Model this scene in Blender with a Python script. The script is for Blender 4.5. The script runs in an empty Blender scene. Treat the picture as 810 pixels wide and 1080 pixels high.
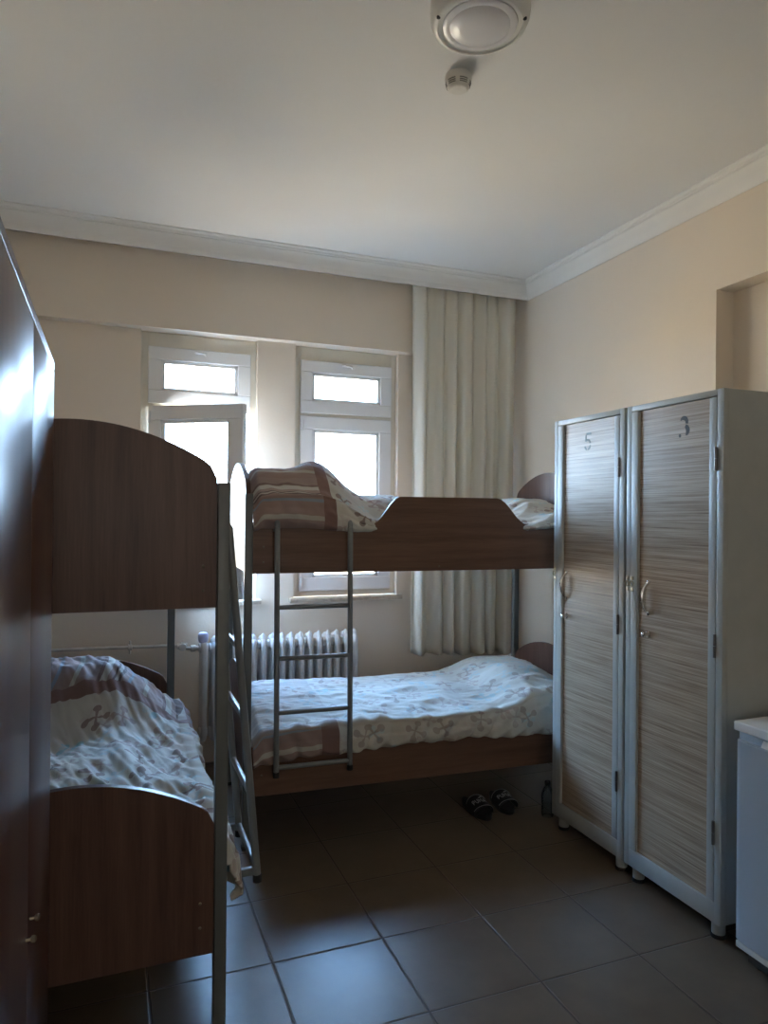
import bpy, bmesh, math, random
from mathutils import Vector, Matrix, noise
random.seed(7)
S = bpy.context.scene
COL = S.collection
PI = math.pi

# ------------------------------------------------------------------ materials
MATS = {}
class NT:
    def __init__(s, name):
        s.m = bpy.data.materials.new(name); s.m.use_nodes = True
        s.t = s.m.node_tree; s.n = s.t.nodes; s.l = s.t.links
        s.b = s.n['Principled BSDF']; s.out = s.n['Material Output']
    def node(s, typ, **kw):
        n = s.n.new(typ)
        for k, v in kw.items(): setattr(n, k, v)
        return n
    def link(s, a, b): s.l.new(a, b)
    def put(s, v, sock):
        if isinstance(v, bpy.types.NodeSocket): s.l.new(v, sock)
        elif v is not None: sock.default_value = v
    def math(s, op, a, b=None, c=None):
        n = s.node('ShaderNodeMath', operation=op)
        s.put(a, n.inputs[0]); s.put(b, n.inputs[1]); s.put(c, n.inputs[2]); return n.outputs[0]
    def mix(s, f, a, b):
        n = s.node('ShaderNodeMix', data_type='RGBA')
        s.put(f, n.inputs[0]); s.put(a, n.inputs[6]); s.put(b, n.inputs[7]); return n.outputs[2]
    def ramp(s, f, stops, interp='LINEAR'):
        n = s.node('ShaderNodeValToRGB'); r = n.color_ramp; r.interpolation = interp
        while len(r.elements) < len(stops): r.elements.new(.5)
        for e, (p, c) in zip(r.elements, stops): e.position = p; e.color = (*c, 1)
        s.put(f, n.inputs[0]); return n.outputs[0]
    def coord(s, kind='Object', scale=(1, 1, 1), rot=(0, 0, 0)):
        c = s.node('ShaderNodeTexCoord'); m = s.node('ShaderNodeMapping')
        m.inputs['Scale'].default_value = scale; m.inputs['Rotation'].default_value = rot
        s.link(c.outputs[kind], m.inputs[0]); return m.outputs[0]
    def noise(s, vec, scale, detail=3, rough=.55):
        n = s.node('ShaderNodeTexNoise'); s.put(vec, n.inputs['Vector'])
        n.inputs['Scale'].default_value = scale; n.inputs['Detail'].default_value = detail
        n.inputs['Roughness'].default_value = rough; return n.outputs['Fac']
    def bump(s, h, dist=.002, strength=1.0):
        n = s.node('ShaderNodeBump'); n.inputs['Strength'].default_value = strength
        n.inputs['Distance'].default_value = dist; s.put(h, n.inputs['Height'])
        s.link(n.outputs[0], s.b.inputs['Normal'])
    def base(s, col, rough=.5, metal=0, spec=.5):
        s.put(col if not isinstance(col, tuple) else (*col, 1), s.b.inputs['Base Color'])
        s.put(rough, s.b.inputs['Roughness']); s.b.inputs['Metallic'].default_value = metal
        s.b.inputs['Specular IOR Level'].default_value = spec

def c4(*c): return (*c, 1)
def simple(name, col, rough=.5, metal=0, spec=.5, var=.06, scale=8, bump=0):
    t = NT(name); v = t.coord('Object')
    n = t.noise(v, scale, 4)
    lo = tuple(max(0, x * (1 - var)) for x in col); hi = tuple(min(1, x * (1 + var)) for x in col)
    t.base(t.ramp(n, [(.3, lo), (.7, hi)]), rough, metal, spec)
    if bump: t.bump(t.noise(v, scale * 25, 3), bump)
    MATS[name] = t.m; return t.m

simple('wall_paint', (.76, .67, .56), .7, var=.02, scale=2, bump=.0006, spec=.25)
simple('niche_paint', (.70, .60, .49), .7, var=.02, scale=2, bump=.0006, spec=.25)
simple('ceiling_paint', (.76, .755, .735), .75, var=.015, scale=1.5, bump=.0004, spec=.2)
simple('plaster_white', (.80, .785, .75), .55, var=.02, scale=4, spec=.3)
simple('upvc_white', (.78, .78, .77), .35, var=.02, scale=5)
simple('upvc_cream', (.70, .655, .56), .4, var=.04, scale=6)
simple('sill_stone', (.50, .42, .33), .35, var=.2, scale=30)
simple('radiator_enamel', (.72, .72, .71), .35, var=.04, scale=20)
simple('pipe_paint', (.66, .63, .58), .45, var=.08, scale=20)
simple('lilac_plastic', (.55, .55, .74), .4, var=.1, scale=30)
simple('steel_paint', (.125, .136, .13), .4, var=.05, scale=30, spec=.5)
simple('ladder_paint', (.17, .18, .18), .33, var=.05, scale=30, spec=.6)
simple('locker_metal', (.41, .425, .405), .42, var=.04, scale=12, spec=.4)
simple('chrome', (.80, .80, .79), .16, 1, var=.05)
simple('brass_old', (.50, .45, .33), .3, 1, var=.1)
simple('black_rubber', (.012, .012, .012), .6, var=.1)
simple('black_paint', (.02, .022, .02), .6, var=.3, scale=90)
simple('grey_green_paint', (.12, .14, .12), .6, var=.2, scale=60)
simple('hinge_steel', (.16, .15, .14), .35, .8, var=.1)
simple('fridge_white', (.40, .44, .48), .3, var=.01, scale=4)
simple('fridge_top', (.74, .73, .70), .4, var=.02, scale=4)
simple('mattress_cloth', (.55, .53, .5), .9, var=.1, scale=30, bump=.001)
simple('slide_rubber', (.016, .016, .018), .45, var=.15)
simple('slide_print', (.55, .55, .56), .5, var=.05)
simple('lamp_ring', (.66, .65, .60), .4, var=.02)
simple('lamp_opal', (.72, .70, .70), .25, var=.01)
simple('detector_plastic', (.68, .67, .62), .35, var=.02)
simple('screw_metal', (.20, .165, .12), .3, .9)

def wood(name, dark, light, axis, rough=.28, spec=.5, fine=1.0):
    t = NT(name)
    sc = {'z': (14, 14, .7), 'x': (.7, 14, 14)}[axis]
    v = t.coord('Object', sc)
    a = t.noise(v, 1.6 * fine, 5, .6)
    v2 = t.coord('Object', tuple(q * 5 for q in sc)); b = t.noise(v2, 2.5, 3, .6)
    f = t.math('ADD', t.math('MULTIPLY', a, .7), t.math('MULTIPLY', b, .3))
    t.base(t.ramp(f, [(.33, dark), (.5, tuple((p + q) / 2 for p, q in zip(dark, light))), (.66, light)]), rough, 0, spec)
    t.bump(b, .0002, .4); MATS[name] = t.m
wood('walnut_vertical', (.070, .034, .025), (.135, .073, .052), 'z', .40, .3)
wood('walnut_horizontal', (.110, .056, .036), (.195, .106, .068), 'x', .42, .35)
wood('wardrobe_wood', (.085, .040, .028), (.135, .068, .047), 'z', .30, .32)
wood('edge_band', (.25, .14, .09), (.32, .19, .13), 'z', .35)

def zebrano():
    t = NT('locker_laminate')
    v = t.coord('Object', (9, 1.1, 60)); a = t.noise(v, 2.4, 5, .7)
    v2 = t.coord('Object', (20, 1.5, 260)); b = t.noise(v2, 1.5, 3, .6)
    f = t.math('ADD', t.math('MULTIPLY', a, .55), t.math('MULTIPLY', b, .45))
    t.base(t.ramp(f, [(.34, (.155, .104, .066)), (.44, (.315, .235, .165)), (.54, (.45, .355, .255)), (.68, (.59, .49, .37))]), .33, 0, .35)
    t.bump(b, .0003, .5); MATS['locker_laminate'] = t.m
zebrano()

def tiles():
    t = NT('floor_tiles'); c = t.node('ShaderNodeTexCoord'); sp = t.node('ShaderNodeSeparateXYZ')
    t.link(c.outputs['Object'], sp.inputs[0])
    def edge(o, off):
        u = t.math('ADD', t.math('DIVIDE', o, .4), off)
        fr = t.math('FRACT', u); d = t.math('ABSOLUTE', t.math('SUBTRACT', fr, .5))
        return t.math('SMOOTH_MIN', 99, d, 0) if False else d, t.math('FLOOR', u)
    dx, ix = edge(sp.outputs[0], 20 - .53069 / .4); dy, iy = edge(sp.outputs[1], 20 - 2.36235 / .4)
    m = t.math('MAXIMUM', dx, dy)
    g = t.math('GREATER_THAN', m, .5 - .0024 / .4)
    soft = t.node('ShaderNodeMapRange', interpolation_type='SMOOTHSTEP'); t.link(m, soft.inputs[0])
    soft.inputs[1].default_value = .5 - .006 / .4; soft.inputs[2].default_value = .5 - .002 / .4
    wn = t.node('ShaderNodeTexWhiteNoise', noise_dimensions='2D'); cb = t.node('ShaderNodeCombineXYZ')
    t.link(ix, cb.inputs[0]); t.link(iy, cb.inputs[1]); t.link(cb.outputs[0], wn.inputs['Vector'])
    cl = t.noise(t.coord('Object'), 6, 6, .65)
    f = t.math('ADD', t.math('MULTIPLY', cl, .8), t.math('MULTIPLY', wn.outputs[0], .15))
    tile = t.ramp(f, [(.3, (.118, .087, .058)), (.75, (.172, .131, .090))])
    t.base(t.mix(g, tile, c4(.07, .055, .04)), t.math('ADD', t.math('MULTIPLY', g, .3), t.math('ADD', .27, t.math('MULTIPLY', cl, .12))), 0, .5)
    t.bump(t.math('SUBTRACT', t.math('MULTIPLY', cl, .05), soft.outputs[0]), .0018, 1)
    MATS['floor_tiles'] = t.m
tiles()

def curtain_mat():
    t = NT('curtain_cloth'); v = t.coord('Object', (300, 300, 300)); n = t.noise(v, 1, 2)
    t.base((.88, .85, .76), .85, 0, .2); t.bump(n, .0005, .5)
    tr = t.node('ShaderNodeBsdfTranslucent'); tr.inputs[0].default_value = c4(.74, .71, .60)
    mx = t.node('ShaderNodeMixShader'); mx.inputs[0].default_value = .3
    t.link(t.b.outputs[0], mx.inputs[1]); t.link(tr.outputs[0], mx.inputs[2]); t.link(mx.outputs[0], t.out.inputs[0])
    MATS['curtain_cloth'] = t.m
curtain_mat()

def glass_mat():
    t = NT('window_glass'); t.n.remove(t.b)
    a = t.node('ShaderNodeBsdfTransparent'); a.inputs[0].default_value = c4(.95, .97, .98)
    g = t.node('ShaderNodeBsdfGlossy'); g.inputs['Roughness'].default_value = .02
    fr = t.node('ShaderNodeFresnel'); fr.inputs[0].default_value = 1.45
    mx = t.node('ShaderNodeMixShader'); t.link(fr.outputs[0], mx.inputs[0])
    t.link(a.outputs[0], mx.inputs[1]); t.link(g.outputs[0], mx.inputs[2]); t.link(mx.outputs[0], t.out.inputs[0])
    MATS['window_glass'] = t.m
    t = NT('clear_plastic'); t.n.remove(t.b)
    a = t.node('ShaderNodeBsdfTransparent'); a.inputs[0].default_value = c4(.62, .68, .68)
    g = t.node('ShaderNodeBsdfGlossy'); g.inputs['Roughness'].default_value = .08
    fr = t.node('ShaderNodeFresnel'); fr.inputs[0].default_value = 1.5
    mx = t.node('ShaderNodeMixShader'); t.link(fr.outputs[0], mx.inputs[0])
    t.link(a.outputs[0], mx.inputs[1]); t.link(g.outputs[0], mx.inputs[2]); t.link(mx.outputs[0], t.out.inputs[0])
    MATS['clear_plastic'] = t.m
glass_mat()

def duvet_mat(name, lo, hi, band, vtop=9, ink=.85):
    """cotton print: stripes where lo < u < hi, a brown band beside them, rest cream with knot motifs (u,v in metres)"""
    t = NT(name); c = t.node('ShaderNodeTexCoord'); sp = t.node('ShaderNodeSeparateXYZ'); t.link(c.outputs['UV'], sp.inputs[0])
    u, v = sp.outputs[0], sp.outputs[1]
    sv = t.math('FRACT', t.math('MULTIPLY', v, 1 / .34))
    st = t.ramp(sv, [(0, (.30, .215, .19)), (.14, (.44, .41, .35)), (.20, (.30, .215, .19)), (.40, (.24, .28, .32)), (.45, (.31, .22, .195)),
                     (.55, (.13, .085, .075)), (.59, (.46, .41, .36)), (.64, (.13, .09, .08)), (.67, (.36, .28, .25)), (.74, (.52, .50, .44)),
                     (.83, (.20, .135, .12)), (.88, (.32, .24, .215))], 'CONSTANT')
    def motif(scale, s, seedoff):
        vo = t.node('ShaderNodeTexVoronoi', voronoi_dimensions='2D', feature='F1'); vo.inputs['Scale'].default_value = scale
        vo.inputs['Randomness'].default_value = .75
        ad = t.node('ShaderNodeVectorMath', operation='ADD'); t.link(c.outputs['UV'], ad.inputs[0]); ad.inputs[1].default_value = (seedoff, seedoff * 1.7, 0)
        t.link(ad.outputs[0], vo.inputs['Vector'])
        d = t.node('ShaderNodeVectorMath', operation='SUBTRACT'); t.link(ad.outputs[0], d.inputs[0]); t.link(vo.outputs['Position'], d.inputs[1])
        sc = t.node('ShaderNodeSeparateColor'); t.link(vo.outputs['Color'], sc.inputs[0])
        ro = t.node('ShaderNodeVectorRotate', rotation_type='Z_AXIS'); t.link(d.outputs[0], ro.inputs['Vector'])
        t.link(t.math('MULTIPLY', sc.outputs[0], 6.28), ro.inputs['Angle'])
        s2 = t.node('ShaderNodeSeparateXYZ'); t.link(ro.outputs[0], s2.inputs[0])
        ax = t.math('ABSOLUTE', s2.outputs[0]); ay = t.math('ABSOLUTE', s2.outputs[1])
        ex = t.math('SUBTRACT', ax, s); ey = t.math('SUBTRACT', ay, s)
        r = t.math('SQRT', t.math('ADD', t.math('MULTIPLY', ex, ex), t.math('MULTIPLY', ey, ey)))
        blob = t.math('LESS_THAN', r, s * .56)
        arm = t.math('MULTIPLY', t.math('LESS_THAN', t.math('ABSOLUTE', t.math('SUBTRACT', ax, ay)), t.math('ADD', s * .16, t.math('MULTIPLY', t.math('ADD', ax, ay), .12))),
                     t.math('LESS_THAN', t.math('ADD', ax, ay), 2 * s))
        return t.math('MAXIMUM', blob, arm), sc.outputs[1]
    m1, k1 = motif(6.2, .029, 3.1); m2, k2 = motif(7.5, .020, 9.7)
    cream = t.ramp(t.noise(t.coord('UV'), 3, 2), [(.35, (.50, .475, .415)), (.65, (.57, .545, .48))])
    col1 = t.ramp(k1, [(0, (.23, .16, .14)), (.45, (.36, .28, .25)), (.78, (.27, .47, .52))], 'CONSTANT')
    col2 = t.ramp(k2, [(0, (.52, .46, .41)), (.35, (.40, .53, .55)), (.7, (.38, .29, .26))], 'CONSTANT')
    field = t.mix(t.math('MULTIPLY', m2, .6), cream, col2); field = t.mix(t.math('MULTIPLY', m1, ink), field, col1)
    fade = t.node('ShaderNodeMapRange'); t.put(v, fade.inputs[0]); fade.inputs[1].default_value = vtop; fade.inputs[2].default_value = vtop + .08; fade.inputs[3].default_value = 1; fade.inputs[4].default_value = .25
    ins = t.math('MULTIPLY', t.math('GREATER_THAN', u, lo), t.math('LESS_THAN', u, hi))
    bnd = t.math('MULTIPLY', t.math('GREATER_THAN', u, band[0]), t.math('LESS_THAN', u, band[1]))
    col = t.mix(t.math('MULTIPLY', ins, fade.outputs[0]), field, st); col = t.mix(t.math('MULTIPLY', bnd, fade.outputs[0]), col, c4(.22, .13, .11))
    t.base(col, .8, 0, .25)
    t.b.inputs['Sheen Weight'].default_value = .15
    w = t.noise(t.coord('UV', (1, 1, 1)), 14, 4, .6)
    t.bump(w, .006, .5); MATS[name] = t.m
duvet_mat('duvet_far_upper', -1, .36, (.36, .42))
duvet_mat('duvet_far_lower', -1, .36, (.36, .44), .13, .5)  # fainter motif print: washout from bright window light put into the colour
duvet_mat('duvet_left_lower', 1.34, 9, (1.28, 1.34))

# ------------------------------------------------------------------ geometry helpers
def obj(name, bm, mat, parent=None, smooth=False, mods=None):
    me = bpy.data.meshes.new(name)
    bmesh.ops.recalc_face_normals(bm, faces=bm.faces[:]); bm.to_mesh(me); bm.free()
    ms = mat if isinstance(mat, (list, tuple)) else [mat]
    for m in ms: me.materials.append(MATS[m])
    if smooth:
        for p in me.polygons: p.use_smooth = True
        if smooth != 'all':
            me.set_sharp_from_angle(angle=math.radians(40))
    o = bpy.data.objects.new(name, me); COL.objects.link(o)
    if parent: o.parent = parent
    return o
def thing(name, label, cat, loc=(0, 0, 0), rotz=0, group=None):
    o = bpy.data.objects.new(name, None); COL.objects.link(o); o.location = loc; o.rotation_euler = (0, 0, rotz)
    o.empty_display_size = .1
    o['label'] = label; o['category'] = cat
    if group: o['group'] = group
    return o
def tag(o, label, cat, group=None):
    o['label'] = label; o['category'] = cat
    if group: o['group'] = group
    return o
def struct(name, bm, mat, smooth=False):
    o = obj(name, bm, mat, None, smooth); o['kind'] = 'structure'; return o
def dup(root):
    r = root.copy(); COL.objects.link(r)
    for ch in list(root.children):
        c = ch.copy(); COL.objects.link(c); c.parent = r
        for g in list(ch.children):
            d = g.copy(); COL.objects.link(d); d.parent = c
    return r

def box(bm, x0, x1, y0, y1, z0, z1, bev=0, seg=2):
    r = bmesh.ops.create_cube(bm, size=1)['verts']
    for v in r: v.co = Vector(((x0 + x1) / 2 + v.co.x * (x1 - x0), (y0 + y1) / 2 + v.co.y * (y1 - y0), (z0 + z1) / 2 + v.co.z * (z1 - z0)))
    if bev:
        es = {e for v in r for e in v.link_edges}
        bmesh.ops.bevel(bm, geom=list(es), offset=bev, segments=seg, affect='EDGES', profile=.5)
    return bm
def B(*a, **k): return box(bmesh.new(), *a, **k)
def prism(bm, pts, axis, a0, a1, bev=0):
    """closed 2D outline swept along axis. axis x: pts=(y,z); y: (x,z); z: (x,y)"""
    def P(p, a): return {'x': (a, p[0], p[1]), 'y': (p[0], a, p[1]), 'z': (p[0], p[1], a)}[axis]
    A = [bm.verts.new(P(p, a0)) for p in pts]; Bv = [bm.verts.new(P(p, a1)) for p in pts]
    f1 = bm.faces.new(A); f2 = bm.faces.new(Bv[::-1]); n = len(pts)
    for i in range(n): bm.faces.new((A[i], A[(i + 1) % n], Bv[(i + 1) % n], Bv[i]))
    if bev:
        es = set(f1.edges) | set(f2.edges)
        bmesh.ops.bevel(bm, geom=list(es), offset=bev, segments=2, affect='EDGES')
    return bm
def tube(bm, pts, r, n=12, closed=False, sq=None, cap=True):
    pts = [Vector(p) for p in pts]; rings = []; m = len(pts)
    up = None
    for i, p in enumerate(pts):
        if closed: d = (pts[(i + 1) % m] - pts[i - 1])
        else: d = pts[min(i + 1, m - 1)] - pts[max(i - 1, 0)]
        d.normalize()
        if up is None:
            up = d.orthogonal().normalized()
            if abs(d.x) < .9: up = (Vector((1, 0, 0)) - d * d.x).normalized()
        else: up = (up - d * up.dot(d)).normalized()
        w = d.cross(up); rr = r[i] if isinstance(r, (list, tuple)) else r
        ra, rb = (rr, rr) if sq is None else (rr * sq[0], rr * sq[1])
        rings.append([bm.verts.new(p + up * ra * math.cos(2 * PI * k / n) + w * rb * math.sin(2 * PI * k / n)) for k in range(n)])
    for i in range(m if closed else m - 1):
        a, b = rings[i], rings[(i + 1) % m]
        for k in range(n): bm.faces.new((a[k], a[(k + 1) % n], b[(k + 1) % n], b[k]))
    if cap and not closed: bm.faces.new(rings[0][::-1]); bm.faces.new(rings[-1])
    return bm
def lathe(bm, prof, c=(0, 0, 0), axis='z', n=32):
    c = Vector(c); rings = []
    for r, h in prof:
        ring = []
        for k in range(n):
            a = 2 * PI * k / n; u, v = r * math.cos(a), r * math.sin(a)
            ring.append(bm.verts.new(c + Vector({'z': (u, v, h), 'x': (h, u, v), 'y': (u, h, v)}[axis])))
        rings.append(ring)
    for a, b in zip(rings, rings[1:]):
        for k in range(n): bm.faces.new((a[k], a[(k + 1) % n], b[(k + 1) % n], b[k]))
    bm.faces.new(rings[0][::-1]); bm.faces.new(rings[-1])
    return bm
def strokes(bm, lines, w, fn, t=.0006):
    """flat painted strokes: 2D polylines with width w mapped to 3D by fn(u, v, h)"""
    for ln in lines:
        ww = w
        if isinstance(ln, dict): ww = ln['w']; ln = ln['p']
        P = [Vector(p).to_2d() if len(p) == 2 else Vector(p[:2]) for p in ln]; L = []; R = []
        for i, p in enumerate(P):
            d = (P[min(i + 1, len(P) - 1)] - P[max(i - 1, 0)]).normalized(); nn = Vector((-d.y, d.x))
            wi = ww[i] if isinstance(ww, (list, tuple)) else ww
            L.append(p + nn * wi / 2); R.append(p - nn * wi / 2)
        top = [[bm.verts.new(fn(q.x, q.y, t)) for q in s] for s in (L, R)]
        bot = [[bm.verts.new(fn(q.x, q.y, -t * .5)) for q in s] for s in (L, R)]
        for i in range(len(P) - 1):
            bm.faces.new((top[0][i], top[0][i + 1], top[1][i + 1], top[1][i]))
            bm.faces.new((bot[0][i + 1], bot[0][i], bot[1][i], bot[1][i + 1]))
            bm.faces.new((top[0][i + 1], top[0][i], bot[0][i], bot[0][i + 1]))
            bm.faces.new((top[1][i], top[1][i + 1], bot[1][i + 1], bot[1][i]))
        for i in (0, -1): bm.faces.new((top[0][i], top[1][i], bot[1][i], bot[0][i]))
    return bm
def sstep(a, b, x):
    t = max(0, min(1, (x - a) / (b - a))); return t * t * (3 - 2 * t)

# ------------------------------------------------------------------ the room
XL, XR, YF, YB, ZC = -.69, 2.68, -2.3, 4.40, 3.13
struct('floor', B(XL - .3, XR + .4, YF - .3, YB + .3, -.15, 0), 'floor_tiles')
struct('ceiling', B(XL - .3, XR + .4, YF - .3, YB + .3, ZC, ZC + .15), 'ceiling_paint')
struct('wall_left', B(XL - .25, XL, YF - .25, YB + .25, 0, ZC), 'wall_paint')
# right wall with a shallow door-high niche
NY0, NY1, NZ, ND = 1.30, 2.55, 2.605, .11
bm = bmesh.new()
box(bm, XR, XR + .3, NY1, YB + .25, 0, ZC); box(bm, XR, XR + .3, YF - .25, NY0, 0, ZC)
box(bm, XR, XR + .3, NY0, NY1, NZ, ZC); box(bm, XR + ND, XR + .3, NY0, NY1, 0, NZ)
struct('wall_right', bm, 'wall_paint')
# wall behind the camera with openings for the door and the added fill window
bm = bmesh.new()
box(bm, XL, -.35, YF - .25, YF, 0, ZC); box(bm, 1.25, 1.45, YF - .25, YF, 0, ZC); box(bm, 2.40, XR, YF - .25, YF, 0, ZC)
box(bm, -.35, 1.25, YF - .25, YF, 0, 1.0); box(bm, -.35, 1.25, YF - .25, YF, 2.65, ZC); box(bm, 1.45, 2.40, YF - .25, YF, 2.1, ZC)
struct('wall_front', bm, 'wall_paint')
d = struct('door_1', B(1.49, 2.36, YF - .10, YF - .055, .01, 2.06, bev=.003), 'walnut_vertical')
bm = bmesh.new(); box(bm, 1.45, 1.49, YF - .14, YF + .012, 0, 2.1, bev=.004); box(bm, 2.36, 2.40, YF - .14, YF + .012, 0, 2.1, bev=.004); box(bm, 1.49, 2.36, YF - .14, YF + .012, 2.06, 2.1, bev=.004)
obj('door_frame', bm, 'edge_band', d)
bm = bmesh.new(); tube(bm, [(2.29, YF - .055, 1.02), (2.29, YF - .005, 1.02), (2.28, YF, 1.02), (2.17, YF, 1.02)], .009); obj('door_handle', bm, 'chrome', d, True)
bm = bmesh.new()
for a, b in ((-.35, -.29), (.42, .48), (1.19, 1.25)): box(bm, a, b, YF - .12, YF - .06, 1.0, 2.65, bev=.003)
for a, b in ((1.0, 1.06), (2.59, 2.65)): box(bm, -.35, 1.25, YF - .12, YF - .06, a, b, bev=.003)
fill_win = struct('window_3', bm, 'upvc_white')  # unseen window added to brighten the faces turned toward the camera
for a, b in ((-.29, .42), (.48, 1.19)): obj('pane', B(a, b, YF - .093, YF - .087, 1.06, 2.59), 'window_glass', fill_win)
# window wall: openings
LO, RO = (.167, .857), (1.10, 1.81)
SZ, TZ = .985, 2.605
bm = bmesh.new()
for a, b in ((XL, LO[0]), (LO[1], RO[0]), (RO[1], XR)): box(bm, a, b, YB, YB + .25, 0, TZ)
for a, b in (LO, RO): box(bm, a, b, YB, YB + .25, 0, SZ - .03)
box(bm, XL, XR, YB - .075, YB + .25, TZ, ZC)      # lintel beam standing proud of the wall
struct('wall_back', bm, 'wall_paint')

# cornice
prof = [(0, 0), (.006, 0), (.010, .012), (.010, .022), (.016, .030), (.020, .050), (.026, .072), (.034, .090), (.036, .092), (.036, .098), (.044, .102), (.046, .110), (.060, .118), (.060, .125), (0, .125)]
bm = bmesh.new(); z0 = 3.005
def crown_y(side, bm, y0, y1, x):
    prism(bm, [(x + side * p, z0 + h) for p, h in prof], 'y', y0, y1)
bm = bmesh.new(); crown_y(-1, bm, YF, 4.18, XR); struct('trim_right', bm, 'plaster_white', True)
bm = bmesh.new(); crown_y(1, bm, YF, 4.18, XL); struct('trim_left', bm, 'plaster_white', True)
bm = bmesh.new()
prism(bm, [(4.18 - p, z0 + h) for p, h in prof[:-1]] + [(4.165, ZC), (4.165, z0)], 'x', XL, XR)
struct('trim_back', bm, 'plaster_white', True)

# ------------------------------------------------------------------ windows
def sash(bm, w, h, bw, d=.05):
    """a sash in its own plane: x 0..w, z 0..h, front face at y=0, rails bw wide"""
    s = [(0, w, 0, bw), (0, w, h - bw, h), (0, bw, bw, h - bw), (w - bw, w, bw, h - bw)]
    for a, b, c, e in s: box(bm, a, b, 0, d, c, e, bev=.004)
    g = bw; k = .02
    for a, b, c, e in [(g - .002, w - g + .002, g - .002, g + k), (g - .002, w - g + .002, h - g - k, h - g + .002), (g - .002, g + k, g, h - g), (w - g - k, w - g + .002, g, h - g)]:
        box(bm, a, b, .012, d - .004, c, e, bev=.003)
    return bm
def window(n, o, zs, opened):
    x0, x1 = o; yf = YB + .045
    bm = bmesh.new(); fw = .047
    box(bm, x0, x0 + fw, yf, yf + .06, SZ, TZ, bev=.003); box(bm, x1 - fw + .006, x1, yf, yf + .06, SZ, TZ, bev=.003)
    box(bm, x0 + fw - .002, x1 - fw + .008, yf, yf + .06, TZ - .085, TZ, bev=.003)
    box(bm, x0 + fw - .002, x1 - fw + .008, yf, yf + .06, SZ, SZ + .04, bev=.003)
    box(bm, x0 + fw - .002, x1 - fw + .008, yf, yf + .06, 2.150, 2.185, bev=.003)
    w = obj('window_%d' % n, bm, 'upvc_cream'); w['kind'] = 'structure'
    # transom
    tw = (x1 - x0) - .08
    t = obj('transom_sash', sash(bmesh.new(), tw, .34, .077), 'upvc_white', w); t.location = (x0 + .043, yf - .018, 2.178)
    obj('pane', B(.07, tw - .07, .028, .034, .07, .27), 'window_glass', t)
    bm = bmesh.new(); box(bm, tw / 2 - .035, tw / 2 + .035, -.008, 0, .312, .324, bev=.003); tube(bm, [(tw / 2 - .03, -.012, .322), (tw / 2 + .02, -.02, .312), (tw / 2 + .03, -.022, .300)], .005, 8)
    obj('latch', bm, 'upvc_white', t, True)
    # casement
    ch = 1.135
    c = obj('casement_sash', sash(bmesh.new(), tw, ch, .085), 'upvc_white', w)
    c.location = (x0 + .043, yf - .018, 1.022)
    if opened: c.rotation_euler = (0, 0, -opened)
    obj('pane', B(.08, tw - .08, .028, .034, .08, ch - .08), 'window_glass', c)
    bm = bmesh.new(); box(bm, tw - .055, tw - .028, -.010, 0, .50, .57, bev=.003); tube(bm, [(tw - .042, -.010, .545), (tw - .042, -.035, .545), (tw - .042, -.04, .53), (tw - .042, -.04, .43)], .008, 8)
    obj('casement_handle', bm, 'upvc_white', c, True)
    bm = bmesh.new(); tube(bm, [(.012, -.006, .03), (.012, -.006, .10)], .007, 8); tube(bm, [(.012, -.006, ch - .10), (.012, -.006, ch - .03)], .007, 8)
    obj('hinge', bm, 'upvc_white', c, True)
    s = obj('window_sill', prism(bmesh.new(), [(YB - .035, SZ - .028), (YB + .045, SZ - .028), (YB + .045, SZ), (YB - .03, SZ), (YB - .037, SZ - .006)], 'x', x0 - .03, x1 + .03, bev=.002), 'sill_stone', w)
    return w
window(1, LO, 0, math.radians(34)); window(2, RO, 0, 0)
# small catches at the lower corner of the right window
# ------------------------------------------------------------------ curtain
rail = tag(obj('curtain_rail', B(1.70, 2.66, 4.225, 4.265, 3.085, 3.129, bev=.003), 'plaster_white'), 'white curtain track fixed to the ceiling behind the cornice', 'curtain rail')
def curtain():
    bm = bmesh.new(); nx, nz = 260, 60; x0, x1 = 1.845, 2.615; V = []
    uv = []
    for j in range(nz + 1):
        tz = j / nz; row = []
        for i in range(nx + 1):
            u = i / nx
            amp = .026 + .014 * tz
            ph = u * 7.2 * 2 * PI + .9 * math.sin(u * 17) + .5 * math.sin(u * 41 + 1)
            y = 4.248 + amp * math.sin(ph) * (.72 + .28 * math.sin(u * 13 + 2)) + .006 * math.sin(ph * 2 + tz * 3)
            y = min(max(y, 4.200), 4.300)
            flare = .012 * math.sin(tz * 2.2)
            x = x0 + (x1 - x0) * (u + .010 * math.cos(ph)) + (u - .5) * -2 * flare * .6
            x += noise.noise(Vector((u * 6, tz * 2, 0))) * .006 * tz
            zb = .605 - .03 * u + .008 * math.sin(ph)
            row.append(bm.verts.new((x, y, 3.0845 + (zb - 3.0845) * tz)))
        V.append(row)
    for j in range(nz):
        for i in range(nx): bm.faces.new((V[j][i], V[j][i + 1], V[j + 1][i + 1], V[j + 1][i]))
    o = obj('curtain', bm, 'curtain_cloth', None, 'all')
    m = o.modifiers.new('thickness', 'SOLIDIFY'); m.thickness = .0018
    return o
tag(curtain(), 'long off white pleated curtain hanging right of the windows', 'curtain')

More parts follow.
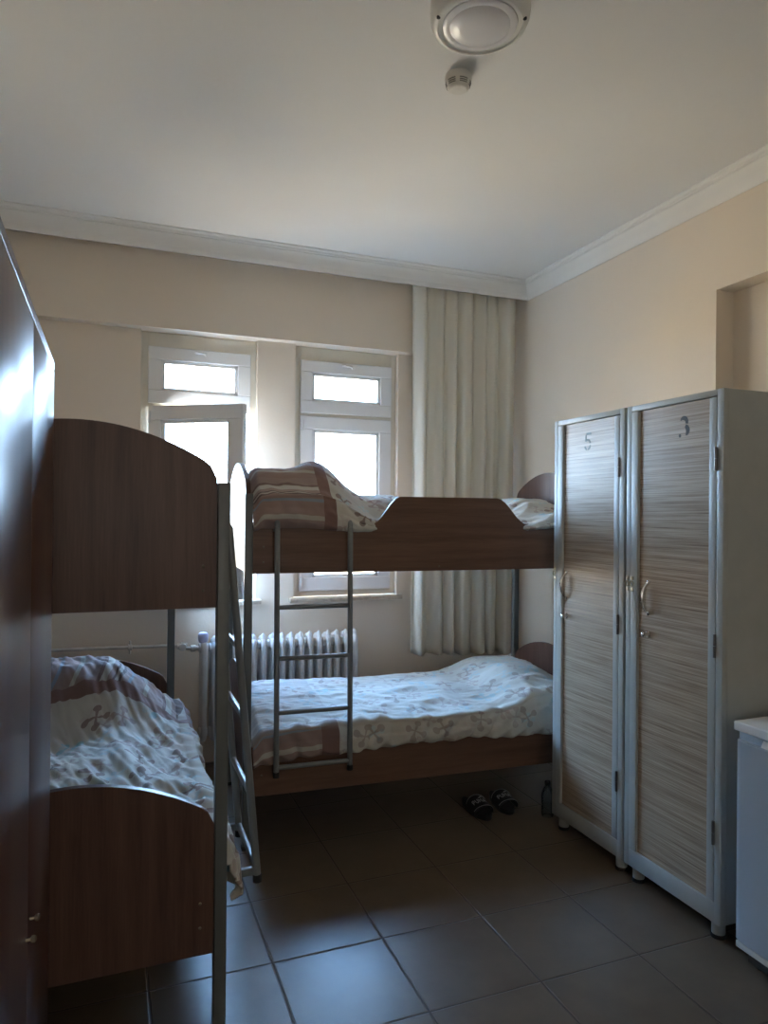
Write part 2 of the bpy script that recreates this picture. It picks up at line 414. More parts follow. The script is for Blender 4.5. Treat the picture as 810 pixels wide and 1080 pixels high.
# ------------------------------------------------------------------ radiator and pipes
RX, RY = .53, YB - .10
rad = thing('radiator', 'white cast iron column radiator under the windows behind the bunks', 'radiator', (RX, RY, 0))
def rsection():
    bm = bmesh.new(); path = []
    y0, y1, zb, zt, r = -.058, .058, .185, .755, .045
    for cy, cz, a0 in ((y1 - r, zt - r, 0), (y0 + r, zt - r, 90), (y0 + r, zb + r, 180), (y1 - r, zb + r, 270)):
        for k in range(5):
            a = math.radians(a0 + k * 22.5); path.append((0, cy + r * math.cos(a), cz + r * math.sin(a)))
    tube(bm, path, .0165, 12, closed=True, sq=(1.05, 1.15))
    tube(bm, [(0, 0, zb + .02), (0, 0, zt - .02)], .0155, 10)
    lathe(bm, [(.012, -.0287), (.026, -.026), (.030, -.012), (.032, 0), (.030, .012), (.026, .026), (.012, .0287)], (0, 0, zt - .035), 'x', 18)
    lathe(bm, [(.012, -.0287), (.026, -.026), (.030, -.012), (.032, 0), (.030, .012), (.026, .026), (.012, .0287)], (0, 0, zb + .035), 'x', 18)
    # pointed crest on top of the casting
    lathe(bm, [(.001, .030), (.008, .024), (.016, .012), (.020, -.004)], (0, -.03, zt + .008), 'z', 12)
    return bm
s0 = obj('section', rsection(), 'radiator_enamel', rad, True)
for k in range(1, 17):
    c = s0.copy(); COL.objects.link(c); c.parent = rad; c.location = (k * .0585, 0, 0)
for xx in (.10, .85):
    bm = bmesh.new(); box(bm, xx - .008, xx + .008, .03, .099, .175, .19, bev=.002); box(bm, xx - .02, xx + .02, .092, .0995, .15, .22, bev=.002); obj('wall_bracket', bm, 'pipe_paint', rad)
bm = bmesh.new()
lathe(bm, [(.012, -.03), (.02, -.028), (.02, .0), (.014, .002), (.014, .02)], (-.045, 0, .72), 'x', 16)
obj('union_nut', bm, 'pipe_paint', rad, True)
bm = bmesh.new()
lathe(bm, [(.008, .0), (.02, .004), (.026, .012), (.030, .03), (.030, .05), (.022, .062), (.005, .066)], (-.005, -.03, .752), 'z', 24)
obj('valve_head', bm, 'lilac_plastic', rad, True)
pp = thing('heating_pipe', 'thin pale heating pipe running along the wall to the radiator', 'pipe', (-.68, YB - .05, 0))
bm = bmesh.new()
tube(bm, [(0.0, 0, .752), (.6, 0, .742), (1.06, 0, .733), (1.085, -.012, .73), (1.115, -.045, .722), (1.14, -.05, .72)], .0095, 12)
obj('pipe_run', bm, 'pipe_paint', pp, True)
bm = bmesh.new(); lathe(bm, [(.010, -.012), (.018, -.010), (.018, .01), (.010, .012)], (.80, 0, .738), 'x', 16); tube(bm, [(.80, 0, .70), (.80, 0, .775)], .006, 8); box(bm, .79, .81, 0, .049, .73, .745); obj('pipe_clip', bm, 'pipe_paint', pp, True)
bm = bmesh.new()
lathe(bm, [(.010, -.03), (.017, -.028), (.017, -.008), (.022, -.006), (.022, .012), (.017, .014), (.017, .03)], (1.09, -.015, .731), 'x', 16)
lathe(bm, [(.008, -.052), (.021, -.050), (.023, -.036), (.010, -.034), (.010, 0)], (1.09, -.015, .731), 'y', 18)
obj('shutoff_valve', bm, 'pipe_paint', pp, True)

# ------------------------------------------------------------------ bunk beds
BL, BW = 1.83, .83
def endpanel(x, z0):
    c = BW / 2; hw = c - .037; pk = z0 + .525
    pts = [(c - hw, z0), (c + hw, z0)]
    n = 40; top = []
    for k in range(n + 1):
        d = hw - 2 * hw * k / n; e = abs(d)
        z = pk - .86 * e * e
        q = (hw - e) / .035
        if q < 1: z -= .030 * (1 - math.sqrt(max(0, 1 - (1 - q) ** 2)))
        top.append((c + d, z))
    return prism(bmesh.new(), pts + top, 'x', x, x + .022, bev=.0025)
def siderail(y, z0, hump):
    pts = [(.036, z0), (BL - .036, z0)]
    top = []
    n = 80
    for k in range(n + 1):
        x = BL - .036 - (BL - .072) * k / n
        z = z0 + .225
        if hump:
            z += .137 * (sstep(.60, .745, x) - sstep(1.265, 1.44, x))
        top.append((x, z))
    return prism(bmesh.new(), pts + top, 'y', y, y + .02, bev=.002)
def make_bunk(label, loc, rot):
    t = thing('bunk_bed', label, 'bunk bed', loc, rot)
    for x in (0, BL - .036):
        for y in (0, BW - .036):
            p = obj('post', B(x, x + .036, y, y + .036, .012, 1.612, bev=.004, seg=3), 'steel_paint', t, True)
            obj('foot_cap', B(x - .002, x + .038, y - .002, y + .038, 0, .02, bev=.003), 'black_rubber', p)
    for x in (.007, BL - .029):
        for z in (1.25, .25):
            obj('end_panel', endpanel(x, z), 'walnut_vertical', t, True)
    for y in (.007, BW - .027):
        obj('side_rail', siderail(y, 1.248, True), 'walnut_horizontal', t, True)
        obj('side_rail', siderail(y, .235, False), 'walnut_horizontal', t, True)
    for z in (1.275, .262):
        obj('bed_base', B(.031, BL - .031, .029, BW - .029, z, z + .018, bev=.002), 'edge_band', t)
    for x, y in ((-.004, 0),):
        pass
    for z in (1.30, 1.37, .33, .40):   # bolt pairs on the near end panel and the front rail
        bm = bmesh.new(); lathe(bm, [(.0045, .0), (.0042, -.002), (.002, -.0032)], (.007, .075, z), 'x', 12); obj('bolt', bm, 'screw_metal', t, True)
        bm = bmesh.new(); lathe(bm, [(.0045, .0), (.0042, -.002), (.002, -.0032)], (.085, .007, z), 'y', 12); obj('bolt', bm, 'screw_metal', t, True)
    for x in (.95,):
        bm = bmesh.new(); lathe(bm, [(.0045, .0), (.0042, -.002), (.002, -.0032)], (x, .007, 1.27), 'y', 12); obj('bolt', bm, 'screw_metal', t, True)
    return t
FL, FR = (.572, 3.19, 0), math.radians(-3.2)
LLc, LR = (.329, 2.072, 0), math.radians(90)
make_bunk('walnut and grey steel bunk bed along the window wall, seen from its long side', FL, FR)
make_bunk('walnut and grey steel bunk bed beside the wardrobe, its arched end panels facing out', LLc, LR)

def make_ladder(label, bedloc, bedrot, x0, x1, lean, gap, group='steel ladders hooked on the bunks'):
    """hooked over the upper side rail; local frame of the bed"""
    M = Matrix.Translation(Vector(bedloc)) @ Matrix.Rotation(bedrot, 4, 'Z')
    loc = M @ Vector((x0, -.02, 0))
    t = thing('bed_ladder', label, 'ladder', (loc.x, loc.y, 0), bedrot, group)
    top, bot = 1.475, .352
    w = x1 - x0
    def yy(z): return -.006 - gap - lean * (top - z) / (top - bot)
    for x in (0, w):
        bm = bmesh.new()
        tube(bm, [(x, .022, top - .035), (x, .022, top), (x, .016, top + .008), (x, yy(top) + .004, top + .008), (x, yy(top), top), (x, yy(bot), bot)], .0125, 14)
        s = obj('stile', bm, 'ladder_paint', t, True)
        bm = bmesh.new(); lathe(bm, [(.0145, 0), (.0145, .022), (.012, .024)], (x, yy(bot), bot - .012), 'z', 14); obj('foot_cap', bm, 'black_rubber', s, True)
        if lean > .05:
            bm = bmesh.new(); box(bm, x - .009, x + .009, yy(bot + .025), yy(top) + .006, bot + .012, bot + .036, bev=.003); obj('spacer', bm, 'ladder_paint', t, True)
    for z in (.383, .626, .868, 1.098):
        bm = bmesh.new(); tube(bm, [(0, yy(z), z), (w, yy(z), z)], .0105, 14, sq=(1, 1)); obj('rung', bm, 'ladder_paint', t, True)
    return t
make_ladder('grey steel ladder hooked on the long side of the window wall bunk', FL, FR, .140, .482, .030, .008)
make_ladder('grey steel ladder leaning out from the bunk beside the wardrobe', LLc, LR, .19, .53, .100, .0)

def place(o, bedloc, bedrot):
    o.location = bedloc; o.rotation_euler = (0, 0, bedrot)
def mattress(bedloc, rot, z0, z1, label):
    bm = B(.036, BL - .036, .032, BW - .032, z0, z1, bev=.035, seg=4)
    o = obj('mattress', bm, 'mattress_cloth', None, True); place(o, bedloc, rot)
    tag(o, label, 'mattress'); return o
mattress(FL, FR, 1.294, 1.43, 'pale mattress on the upper level of the window wall bunk')
mattress(FL, FR, .281, .49, 'pale mattress on the lower level of the window wall bunk')
mattress(LLc, LR, 1.294, 1.43, 'pale mattress on the upper level of the bunk beside the wardrobe')
mattress(LLc, LR, .281, .49, 'pale mattress on the lower level of the bunk beside the wardrobe')

def ridged(p, s=1.0):
    v = 0; a = 1
    for k in range(3):
        v += a * (1 - abs(noise.noise(p)) * 2); p = p * 2.03 + Vector((5.2, 1.3, 2.1)); a *= .5
    return v / 1.75
def duvet(name, mat, bedloc, rot, label, top, yfront, zhang, seed, x0=.045, x1=BL - .045, gather=.012, yback=None, wr=.012, skew=1.2, big=1.2):
    """a duvet shell over the mattress. top(x,t) surface height with t 0..1 across; yfront(x), zhang(x) where the front drop ends"""
    nx, nt, nf = 230, 110, 46
    bm = bmesh.new(); uvl = bm.loops.layers.uv.new('UVMap'); V = []; UV = {}
    yb = BW - .045 if yback is None else yback
    for i in range(nx + 1):
        u = i / nx; x = x0 + (x1 - x0) * u; row = []
        yf = yfront(x); zt = top(x, 0); zh = zhang(x); H = max(.02, zt - zh)
        r = min(.055, H * .6)
        sacc = 0
        prof = []
        # front drop, from the hem up
        for k in range(nf):
            s = k / nf; bulge = math.sin((.12 + .88 * s) * PI) * min(.026, H * .16) - .012 * (1 - s) ** 3
            prof.append((yf - bulge, zh + (H - r) * s, 1 - s * .75))
        for k in range(9):
            a = PI / 2 * k / 8; prof.append((yf + r - r * math.cos(a), zt - r + r * math.sin(a), .25 * (1 - k / 8)))
        for k in range(1, nt + 1):
            t = k / nt; y = yf + r + (yb - yf - r) * t
            prof.append((y, top(x, t), 0))
        # tuck down at the back
        yl, zl = prof[-1][0], prof[-1][1]
        for k in range(1, 7): prof.append((yl + .012 * math.sin(k / 6 * PI / 2), zl - .012 * k, 0))
        py = pz = None
        for k, (y, z, w) in enumerate(prof):
            if py is not None: sacc += math.hypot(y - py, z - pz)
            py, pz = y, z
            e = min(u, 1 - u) * (x1 - x0); ef = sstep(0, .05, e)
            p = Vector((x * 3.2 + y * skew * 3 + seed, y * 7 - x * 1.1, seed * .7))
            wri = (ridged(p) - .45) * wr + noise.noise(Vector((x * 2.2 + seed, y * 3, 3))) * wr * big + noise.noise(Vector((x * 14 + y * 9, y * 18, seed))) * wr * .28
            gx = x + (z - zh) * .9 * math.sin(seed + x * 2)
            gath = math.sin(gx * 62 + 3.5 * noise.noise(Vector((x * 5, seed, 0)))) * .6 + noise.noise(Vector((gx * 22, seed, z * 2))) * .9
            gw = max(0, min(1, w * 1.3 + sstep(yf + .20, yf + .02, y) * .35)) if gather else 0
            if w > 0:
                cr = ridged(Vector((gx * 7 + seed, z * 3.5, seed))) - .5
                yy_ = y - (wri * .8 + gath * gather * gw * .6 + cr * gather * .9 * math.sin(min(1, max(0, (z - zh) / H)) * PI * .9 + .2)) ; zz_ = z + wri * .4 + (noise.noise(Vector((x * 5, seed, 7))) * .010 * sstep(.7, 1, w))
                yy_ = max(yf - .016, min(yy_, yf + .018))
            else:
                yy_ = y; zz_ = z + wri + gath * gather * gw * .7 + (ridged(Vector((gx * 6 + y * 3, y * 4, seed + 2))) - .5) * gather * .55 * sstep(yf + .34, yf + .03, y)
            droop = (1 - ef) * min(.05, .6 * (z - (zh - .02))) if z > zh else 0
            row.append((bm.verts.new((x, yy_, zz_ - droop)), (x, sacc)))
        V.append(row)
    for i in range(nx):
        for k in range(len(V[0]) - 1):
            q = (V[i][k], V[i + 1][k], V[i + 1][k + 1], V[i][k + 1])
            f = bm.faces.new([a[0] for a in q])
            for lp, a in zip(f.loops, q): lp[uvl].uv = a[1]
    o = obj(name, bm, mat, None, 'all'); place(o, bedloc, rot)
    m = o.modifiers.new('thickness', 'SOLIDIFY'); m.thickness = .008; m.offset = 0
    tag(o, label, 'duvet'); return o

# lower far: flat cover, pillow mound under it at the right end
def top_fl(x, t):
    m = .105 * sstep(1.28, 1.52, x + .05 * (t - .5)) * (1 - .35 * sstep(1.66, 1.80, x))
    return .530 + .035 * sstep(0, .5, t) + m * (.35 + .65 * math.sin(PI * min(1, .12 + t * .80)) ** .7) - .02 * sstep(.25, 0, x) * (1 - t)
duvet('duvet', 'duvet_far_lower', FL, FR, 'pale printed duvet spread on the lower bed by the radiator, humped over a pillow', top_fl,
      lambda x: -.016, lambda x: .408 - .012 * math.sin(x * 5) - .02 * sstep(.3, .1, x), 2.3, gather=.032, wr=.017, skew=1.6)
# upper far: high rounded heap at the left end
def top_fu(x, t):
    heap = .235 * (1 - sstep(.34, .68, x)) * (.82 + .18 * math.sin(PI * min(1, t + .15)))
    heap *= .95 + .05 * sstep(.0, .16, x)
    right = .05 * sstep(1.45, 1.62, x)
    f = 1 if x < .6 else .45
    return 1.475 + .035 * sstep(0, .35, t) + heap * (.62 + .38 * sstep(0, .28, t)) + (.055 + .055 * (1 - sstep(.85, 1.1, x))) * sstep(.1, .55, t) * sstep(.25, .5, x) + right
duvet('duvet', 'duvet_far_upper', FL, FR, 'brown striped duvet bunched up on the upper bed under the windows', top_fu,
      lambda x: -.014 + .052 * (sstep(.56, .68, x) - sstep(1.36, 1.46, x)), lambda x: 1.452 + .010 * math.sin(x * 9), 6.1, gather=.012, wr=.020, skew=.6, x0=.034, big=.1)
# lower left: pillow mound at the far end
def top_ll(x, t):
    m = .245 * sstep(1.00, 1.48, x) * (1 - .22 * sstep(1.62, 1.79, x))
    prof = sstep(-.12, .50, t) * (1 - .25 * sstep(.7, 1.0, t))
    return .535 + .045 * sstep(0, .4, t) + m * prof
duvet('duvet', 'duvet_left_lower', LLc, LR, 'rumpled patterned duvet on the lower bed beside the wardrobe', top_ll,
      lambda x: -.036, lambda x: .385 + .012 * math.sin(x * 7), 11.7, gather=.024, wr=.038, skew=-1.6)
duvet('duvet', 'duvet_far_upper', LLc, LR, 'duvet on the upper bed beside the wardrobe, hidden behind the arched panel', lambda x, t: 1.475 + .03 * sstep(0, .4, t),
      lambda x: .035, lambda x: 1.45, 17.1, gather=.004, wr=.008)

# ------------------------------------------------------------------ wardrobe
WX, WY0, WY1, WZ = -.134, .93, 1.985, 1.905
wr_ = thing('wardrobe', 'tall dark walnut wardrobe with glossy doors at the left edge', 'wardrobe', (WX, WY0, 0))
D = WY1 - WY0; DP = .53
bm = bmesh.new()
box(bm, -DP, -.019, D - .018, D, 0, WZ, bev=.001); box(bm, -DP, -.019, 0, .018, 0, WZ, bev=.001)
box(bm, -DP, 0, 0, D, WZ - .022, WZ, bev=.0015); box(bm, -DP, -.03, .018, D - .018, 0, .08)
box(bm, -DP, -DP + .012, .018, D - .018, .08, WZ - .022); box(bm, -DP + .012, -.03, .018, D - .018, .08, .098)
obj('body', bm, 'wardrobe_wood', wr_)
for k in range(2):
    ya, yb = (0, .534) if k == 0 else (.537, D)
    dr = obj('door', B(-.018, 0, ya + .0005, yb - .0005, .085, WZ - .025, bev=.0012), 'wardrobe_wood', wr_, True)
    yk = yb - .035 if k == 0 else ya + .035
    bm = bmesh.new(); lathe(bm, [(.003, 0), (.003, .008), (.006, .010), (.0065, .015), (.003, .018)], (0, yk, .745), 'x', 16); obj('knob', bm, 'brass_old', dr, True)

# ------------------------------------------------------------------ lockers
LW, LD, LH, LB = .505, .49, 1.987, .063
def make_locker(label, y0, digit, lines, mat, w, nx, nz, hoff):
    t = thing('locker', label, 'locker', (2.04, y0, 0))
    bm = bmesh.new(); s = .030
    box(bm, .027, LD, .0006, .005, LB + .001, LH - .001); box(bm, .027, LD, LW - .005, LW - .0006, LB + .001, LH - .001)       # side sheets
    box(bm, .027, LD - .004, .005, LW - .005, LH - .007, LH - .001); box(bm, .027, LD - .004, .005, LW - .005, LB + .001, LB + .007); box(bm, LD - .004, LD, .005, LW - .005, LB + .001, LH - .001)
    box(bm, 0, .028, 0, s, LB, LH, bev=.003); box(bm, 0, .028, LW - s, LW, LB, LH, bev=.003)
    box(bm, .0008, .028, s - .004, LW - s + .004, LH - .024, LH - .0008, bev=.002); box(bm, .0008, .028, s - .004, LW - s + .004, LB + .0008, .134, bev=.002)
    obj('body', bm, 'locker_metal', t, True)
    dz0, dz1, dy0, dy1 = .137, LH - .027, s + .003, LW - s - .003
    bm = bmesh.new()
    box(bm, .001, .020, dy0, dy0 + .034, dz0, dz1, bev=.003); box(bm, -.004, .020, dy1 - .040, dy1, dz0, dz1, bev=.003)
    dr = obj('door', bm, 'locker_metal', t, True)
    obj('door_panel', B(.008, .018, dy0 + .032, dy1 - .038, dz0, dz1), 'locker_laminate', dr)
    hy = dy1 - hoff
    bm = bmesh.new()
    pts = []; rr = []
    for k in range(15):
        a = k / 14; z = 1.135 + .115 * a; pts.append((.005 - .026 * math.sin(a * PI) ** .6, hy + .004, z)); rr.append(.0035 + .0055 * math.sin(a * PI))
    tube(bm, pts, rr, 12, sq=(1.5, .8))
    lathe(bm, [(.008, .009), (.008, .004), (.005, .002)], (0, hy + .004, 1.130), 'x', 12); lathe(bm, [(.008, .009), (.008, .004), (.005, .002)], (0, hy + .004, 1.255), 'x', 12)
    obj('handle', bm, 'chrome', dr, True)
    bm = bmesh.new(); lathe(bm, [(.013, .009), (.013, .003), (.009, .001), (.008, -.012), (.0105, -.014), (.0105, -.022), (.008, -.024)], (0, hy + .002, 1.047), 'x', 20)
    obj('lock_barrel', bm, 'chrome', dr, True)
    ny, nzz = nx, nz
    f = lambda u, v, h: Vector((.008 - h, ny - u, nzz + v))
    obj('number', strokes(bmesh.new(), lines, w, f), mat, dr)
    if digit == '3': obj('paint_dot', strokes(bmesh.new(), dot3, w, f), mat, dr)
    for z in (1.735, 1.06, .388):
        bm = bmesh.new(); tube(bm, [(-.004, s + .001, z - .042), (-.004, s + .001, z - .001)], .0055, 10); tube(bm, [(-.004, s + .001, z + .001), (-.004, s + .001, z + .042)], .0055, 10)
        obj('hinge', bm, 'hinge_steel', t, True)
    bm = bmesh.new()   # padlock hasp ring on the frame
    ring = [(-.006, LW - .013 + .010 * math.cos(a), 1.243 + .011 * math.sin(a)) for a in [2 * PI * k / 16 for k in range(16)]]
    tube(bm, ring, .0030, 8, closed=True)
    box(bm, -.003, .001, LW - .020, LW - .006, 1.258, 1.274, bev=.001); box(bm, -.003, .001, LW - .020, LW - .006, 1.212, 1.228, bev=.001)
    obj('hasp', bm, 'brass_old', t, True)
    if digit == '3':
        bm = bmesh.new(); tube(bm, [(-.009, q.y - .032, q.z) for q in map(Vector, ring)], .0030, 8, closed=True)
        box(bm, -.008, -.0035, LW - .052, LW - .038, 1.258, 1.274, bev=.001); box(bm, -.008, -.0035, LW - .052, LW - .038, 1.212, 1.228, bev=.001)
        obj('hasp', bm, 'brass_old', dr, True)
    for x in (.04, LD - .04):
        for y in (.045, LW - .045):
            bm = bmesh.new(); lathe(bm, [(.024, .012), (.024, .066)], (x, y, 0), 'z', 20); ft = obj('foot', bm, 'locker_metal', t, True)
            bm = bmesh.new(); lathe(bm, [(.027, 0), (.027, .012), (.024, .014)], (x, y, 0), 'z', 20); obj('foot_cap', bm, 'black_rubber', ft, True)
    return t
def arc(cx, cy, r, a0, a1, n=10, sy=1): return [(cx + r * math.cos(math.radians(a0 + (a1 - a0) * k / n)), cy + r * sy * math.sin(math.radians(a0 + (a1 - a0) * k / n))) for k in range(n + 1)]
five = [[(.026, .040), (-.008, .040)], [(-.010, .036), (-.013, .006)], arc(.000, -.008, .020, 128, 12, 8), arc(.000, -.010, .021, -8, -80, 7), arc(.000, -.010, .021, -105, -160, 5)]
lk = make_locker('narrow grey steel locker with pale wood grain door numbered 5', 2.423, '5', five, 'grey_green_paint', .0095, .26, 1.862, .068)
three = [{'p': arc(.002, .018, .017, 150, -20, 9), 'w': [.004, .009, .013, .016, .017, .017, .016, .015, .014, .012]},
         {'p': arc(.004, -.014, .020, 68, -60, 8), 'w': [.012, .015, .018, .019, .019, .018, .016, .012, .006]}, ]
dot3 = [{'p': [(-.022, -.030), (-.018, -.031), (-.013, -.031), (-.010, -.030)], 'w': [.004, .014, .014, .004]}]
make_locker('nearer grey steel locker with wood grain door numbered 3, beside the fridge', 1.903, '3', three, 'black_paint', .01, .20, 1.868, .096)

# ------------------------------------------------------------------ fridge
fr = thing('mini_fridge', 'small white refrigerator beside the lockers at the right edge', 'refrigerator', (1.99, 1.27, 0))
FW = .535
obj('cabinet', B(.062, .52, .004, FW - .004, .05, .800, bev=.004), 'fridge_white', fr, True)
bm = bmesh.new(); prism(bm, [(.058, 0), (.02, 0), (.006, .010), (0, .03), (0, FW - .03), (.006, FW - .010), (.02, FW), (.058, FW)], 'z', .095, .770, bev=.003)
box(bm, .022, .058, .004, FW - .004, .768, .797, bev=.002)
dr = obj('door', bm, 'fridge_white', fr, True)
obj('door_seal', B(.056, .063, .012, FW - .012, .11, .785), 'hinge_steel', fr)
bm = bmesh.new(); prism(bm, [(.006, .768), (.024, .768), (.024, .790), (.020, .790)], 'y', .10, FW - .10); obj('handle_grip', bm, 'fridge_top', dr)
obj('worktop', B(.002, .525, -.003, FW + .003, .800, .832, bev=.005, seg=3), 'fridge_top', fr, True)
obj('plinth', B(.05, .50, .02, FW - .02, .012, .052, bev=.002), 'hinge_steel', fr)
obj('bottom_strip', B(.010, .055, .004, FW - .004, .066, .088, bev=.003), 'fridge_top', fr)
for x in (.08, .48):
    for y in (.05, FW - .05):
        bm = bmesh.new(); lathe(bm, [(.016, 0), (.016, .012), (.009, .013), (.009, .05)], (x, y, 0), 'z', 14); obj('foot', bm, 'black_rubber', fr, True)

# ------------------------------------------------------------------ ceiling fittings
cl = thing('ceiling_light', 'round unlit ceiling light with frosted lens and cream ring', 'ceiling light', (1.068, 1.95, ZC))
bm = bmesh.new(); lathe(bm, [(.155, 0), (.157, -.030), (.154, -.055), (.146, -.072), (.136, -.078), (.132, -.078), (.130, -.073), (.118, -.072), (.118, -.02)], n=64); obj('ring', bm, 'lamp_ring', cl, True)
bm = bmesh.new(); lathe(bm, [(.1175, -.068), (.1165, -.0745), (.112, -.0765), (.098, -.0775), (.094, -.0765), (.092, -.0780), (.06, -.083), (.03, -.085), (.001, -.0855)], n=64); obj('diffuser', bm, 'lamp_opal', cl, True)
for a in (-38, -104, 176):
    aa = math.radians(a); bm = bmesh.new()
    lathe(bm, [(.006, -.004), (.006, .0015), (.002, .0025)], (0, 0, 0), 'z', 12)
    for v in bm.verts: v.co = Vector((v.co.x, v.co.y, -v.co.z))
    s = obj('screw_hole', bm, 'black_paint', cl, True); s.location = (.139 * math.cos(aa), .139 * math.sin(aa), -.0775)
sd = thing('smoke_detector', 'small white domed smoke detector beside the ceiling light', 'smoke detector', (1.175, 2.305, ZC))
bm = bmesh.new(); lathe(bm, [(.047, 0), (.049, -.012), (.049, -.020), (.046, -.024), (.045, -.030), (.041, -.044), (.033, -.052), (.026, -.054), (.024, -.0535), (.012, -.056), (.001, -.0565)], n=48); obj('housing', bm, 'detector_plastic', sd, True)
for g in range(6):
    for r in range(3):
        bm = bmesh.new(); a0 = math.radians(60 * g + 10); a1 = math.radians(60 * g + 50); R_, Z_ = ((.0455, -.0295), (.0438, -.0357), (.0420, -.0418))[r]
        pts = [((R_ + .0001) * math.cos(a0 + (a1 - a0) * k / 8), (R_ + .0001) * math.sin(a0 + (a1 - a0) * k / 8), Z_) for k in range(9)]
        tube(bm, pts, .0014, 6); obj('vent_slot', bm, 'black_paint', sd)

# ------------------------------------------------------------------ slides and bottle on the floor
def slide(label, x, y, rot, flip):
    t = thing('slide_sandal', label, 'sandal', (x, y, 0), rot, 'black slides under the bunk')
    n = 28; out = []
    for k in range(n):
        a = 2 * PI * k / n; yy = math.cos(a); w = .046 + .009 * (-yy) * 1.0 - (.006 if abs(yy) < .35 else 0)
        xx = math.sin(a) * w * (1 - .15 * max(0, yy)); xx += flip * .006 * (1 if yy < 0 else -1) * abs(yy)
        out.append((xx, yy * .135))
    bm = prism(bmesh.new(), out, 'z', 0, .024, bev=.004); obj('sole', bm, 'slide_rubber', t, True)
    def sp(u, v, h=0):     # u across -1..1, v along 0 (toe side) .. 1 (heel side)
        a = u * PI / 2; R = .055 + .003 * v; zz = .015 + (.052 + .012 * v) * math.cos(a) ** .75
        ca = max(0, math.cos(a)) ** .75
        yy = -.095 + .105 * v + .035 * (1 - ca) * (1 - 2 * v) * .6 - .010 * (1 - v)
        k = 1 + h / .055
        return Vector((math.sin(a) * R * k, yy, .015 + (zz - .015) * k))
    bm = bmesh.new(); nu, nv = 28, 10; V = [[bm.verts.new(sp(-1 + 2 * i / nu, j / nv)) for j in range(nv + 1)] for i in range(nu + 1)]
    for i in range(nu):
        for j in range(nv): bm.faces.new((V[i][j], V[i + 1][j], V[i + 1][j + 1], V[i][j + 1]))
    st = obj('strap', bm, 'slide_rubber', t, 'all'); m = st.modifiers.new('thickness', 'SOLIDIFY'); m.thickness = .006; m.offset = -1
    for v in (.03, .97):
        bm = bmesh.new(); tube(bm, [sp(-.8 + 1.6 * k / 20, v, .001) for k in range(21)], .0014, 6); obj('piping', bm, 'slide_print', st)
    # lettering on the strap
    W = lambda u, v, h: sp(u * 13.5 - .10, .46 + v * 17, .0012 + h)
    L = {'P': [[(0, 0), (0, .016)], [(0, .016), (.007, .016), (.009, .012), (.007, .008), (0, .008)]],
         'U': [[(0, .016), (0, .003), (.003, 0), (.007, 0), (.010, .003), (.010, .016)]],
         'M': [[(0, 0), (0, .016), (.006, .006), (.012, .016), (.012, 0)]],
         'A': [[(0, 0), (.006, .016), (.012, 0)], [(.003, .005), (.009, .005)]]}
    ln = []; x0 = -.029
    for ch, adv in (('P', .014), ('U', .0155), ('M', .0175), ('A', .014)):
        for l in L[ch]: ln.append([(x0 + p[0], p[1] - .008 + .0) for p in l])
        x0 += adv
    bm = strokes(bmesh.new(), ln, .0032, W); obj('lettering', bm, 'slide_print', st)
    bm = strokes(bmesh.new(), [{'p': [(.006, .012), (.012, .014), (.018, .017), (.024, .021), (.029, .022)], 'w': [.001, .003, .004, .003, .001]},
                               {'p': [(.013, .014), (.011, .0115)], 'w': [.002, .001]}, {'p': [(.021, .019), (.024, .016)], 'w': [.002, .001]}], .002, W)
    obj('emblem', bm, 'slide_print', st)
    return t
slide('left of two black slides with white lettering on the floor under the bunk', 1.775, 3.215, math.radians(-2), 1)
slide('right of two black slides with white lettering on the floor under the bunk', 1.935, 3.235, math.radians(-5), -1)

bt = thing('water_bottle', 'clear plastic bottle standing on the dark floor behind locker 5', 'bottle', (2.085, 3.03, 0))
bm = bmesh.new()
lathe(bm, [(.022, .0), (.029, .004), (.031, .014), (.031, .05), (.028, .058), (.031, .066), (.031, .11), (.029, .120), (.020, .145), (.0125, .158), (.0125, .166)], n=24); obj('bottle_body', bm, 'clear_plastic', bt, True)
bm = bmesh.new(); lathe(bm, [(.0145, .160), (.0145, .176), (.013, .178)], n=20); obj('cap', bm, 'clear_plastic', bt, True)

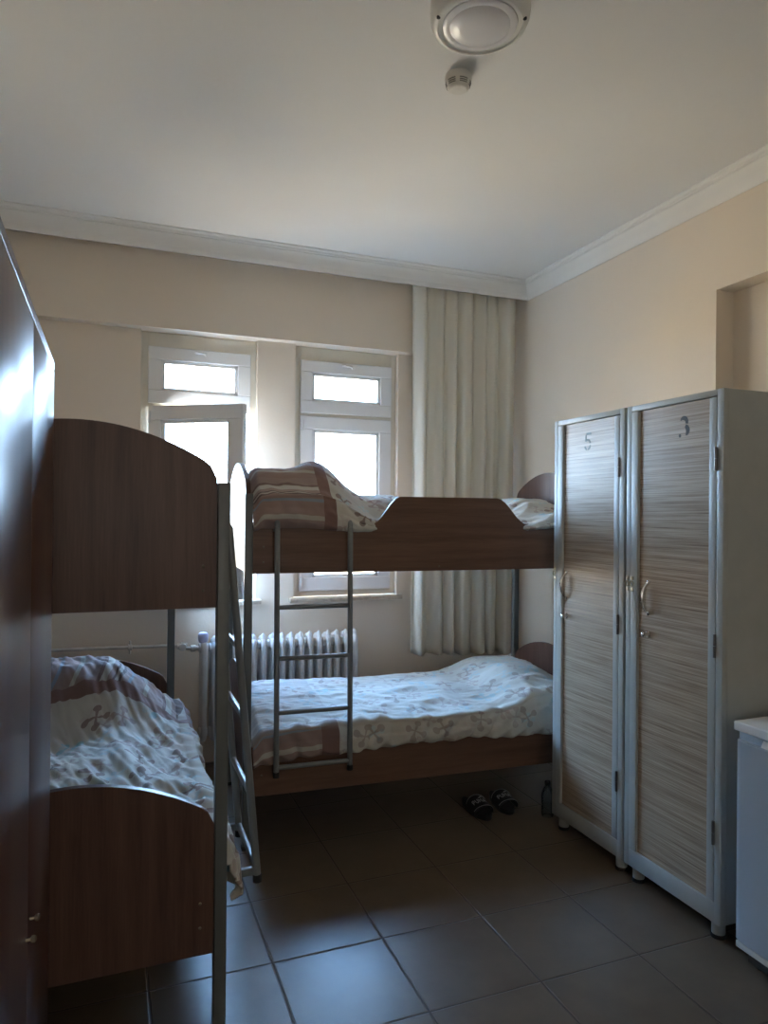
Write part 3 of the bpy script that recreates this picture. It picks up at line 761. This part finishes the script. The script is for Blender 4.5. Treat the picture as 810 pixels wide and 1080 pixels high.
# ------------------------------------------------------------------ daylight
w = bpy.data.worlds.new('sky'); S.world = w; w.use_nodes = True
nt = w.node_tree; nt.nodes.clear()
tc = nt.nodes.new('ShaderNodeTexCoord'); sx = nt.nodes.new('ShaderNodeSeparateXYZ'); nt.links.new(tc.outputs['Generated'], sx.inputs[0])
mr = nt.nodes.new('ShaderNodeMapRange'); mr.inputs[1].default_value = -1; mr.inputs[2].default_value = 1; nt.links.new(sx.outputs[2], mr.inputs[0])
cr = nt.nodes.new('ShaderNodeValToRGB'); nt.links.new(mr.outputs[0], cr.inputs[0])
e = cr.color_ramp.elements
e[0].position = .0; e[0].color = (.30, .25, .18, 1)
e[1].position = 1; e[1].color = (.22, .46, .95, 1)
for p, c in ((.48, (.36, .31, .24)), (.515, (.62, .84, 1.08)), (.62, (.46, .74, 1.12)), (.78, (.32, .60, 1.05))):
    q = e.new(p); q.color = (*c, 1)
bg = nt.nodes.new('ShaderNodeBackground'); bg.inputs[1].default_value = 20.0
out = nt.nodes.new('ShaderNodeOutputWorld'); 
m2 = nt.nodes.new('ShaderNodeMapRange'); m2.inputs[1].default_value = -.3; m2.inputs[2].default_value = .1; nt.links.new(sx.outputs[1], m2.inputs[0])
mx = nt.nodes.new('ShaderNodeMix'); mx.data_type = 'RGBA'; mx.inputs[6].default_value = (.055, .050, .044, 1)   # sky behind the camera dimmed and warmed to tune the added window's fill
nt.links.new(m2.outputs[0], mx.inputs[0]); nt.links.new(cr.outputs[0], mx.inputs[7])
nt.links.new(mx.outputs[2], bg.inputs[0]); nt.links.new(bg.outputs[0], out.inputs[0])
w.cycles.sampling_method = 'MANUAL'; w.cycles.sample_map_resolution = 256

S.view_settings.view_transform = 'Standard'; S.view_settings.look = 'None'
S.view_settings.gamma = 1; S.view_settings.use_curve_mapping = False
S.view_settings.exposure = 1.65
S.cycles.max_bounces = 14; S.cycles.diffuse_bounces = 8; S.cycles.glossy_bounces = 6; S.cycles.transparent_max_bounces = 12
S.cycles.sample_clamp_indirect = 8
S.cycles.use_denoising = True

# ------------------------------------------------------------------ camera
f = 743.65; yaw, pitch, roll = math.radians(21.296), math.radians(.163), math.radians(.512)
F = Vector((math.sin(yaw) * math.cos(pitch), math.cos(yaw) * math.cos(pitch), math.sin(pitch)))
r0 = Vector((math.cos(yaw), -math.sin(yaw), 0)); u0 = r0.cross(F)
r = r0 * math.cos(roll) + u0 * math.sin(roll); u = -r0 * math.sin(roll) + u0 * math.cos(roll)
cam = bpy.data.cameras.new('camera'); co = bpy.data.objects.new('camera', cam); COL.objects.link(co)
cam.sensor_fit = 'HORIZONTAL'; cam.sensor_width = 36; cam.lens = f / 810 * 36; cam.clip_start = .02
M = Matrix((r, u, -F)).transposed().to_4x4(); M.translation = Vector((0, 0, 1.525)); co.matrix_world = M
S.camera = co
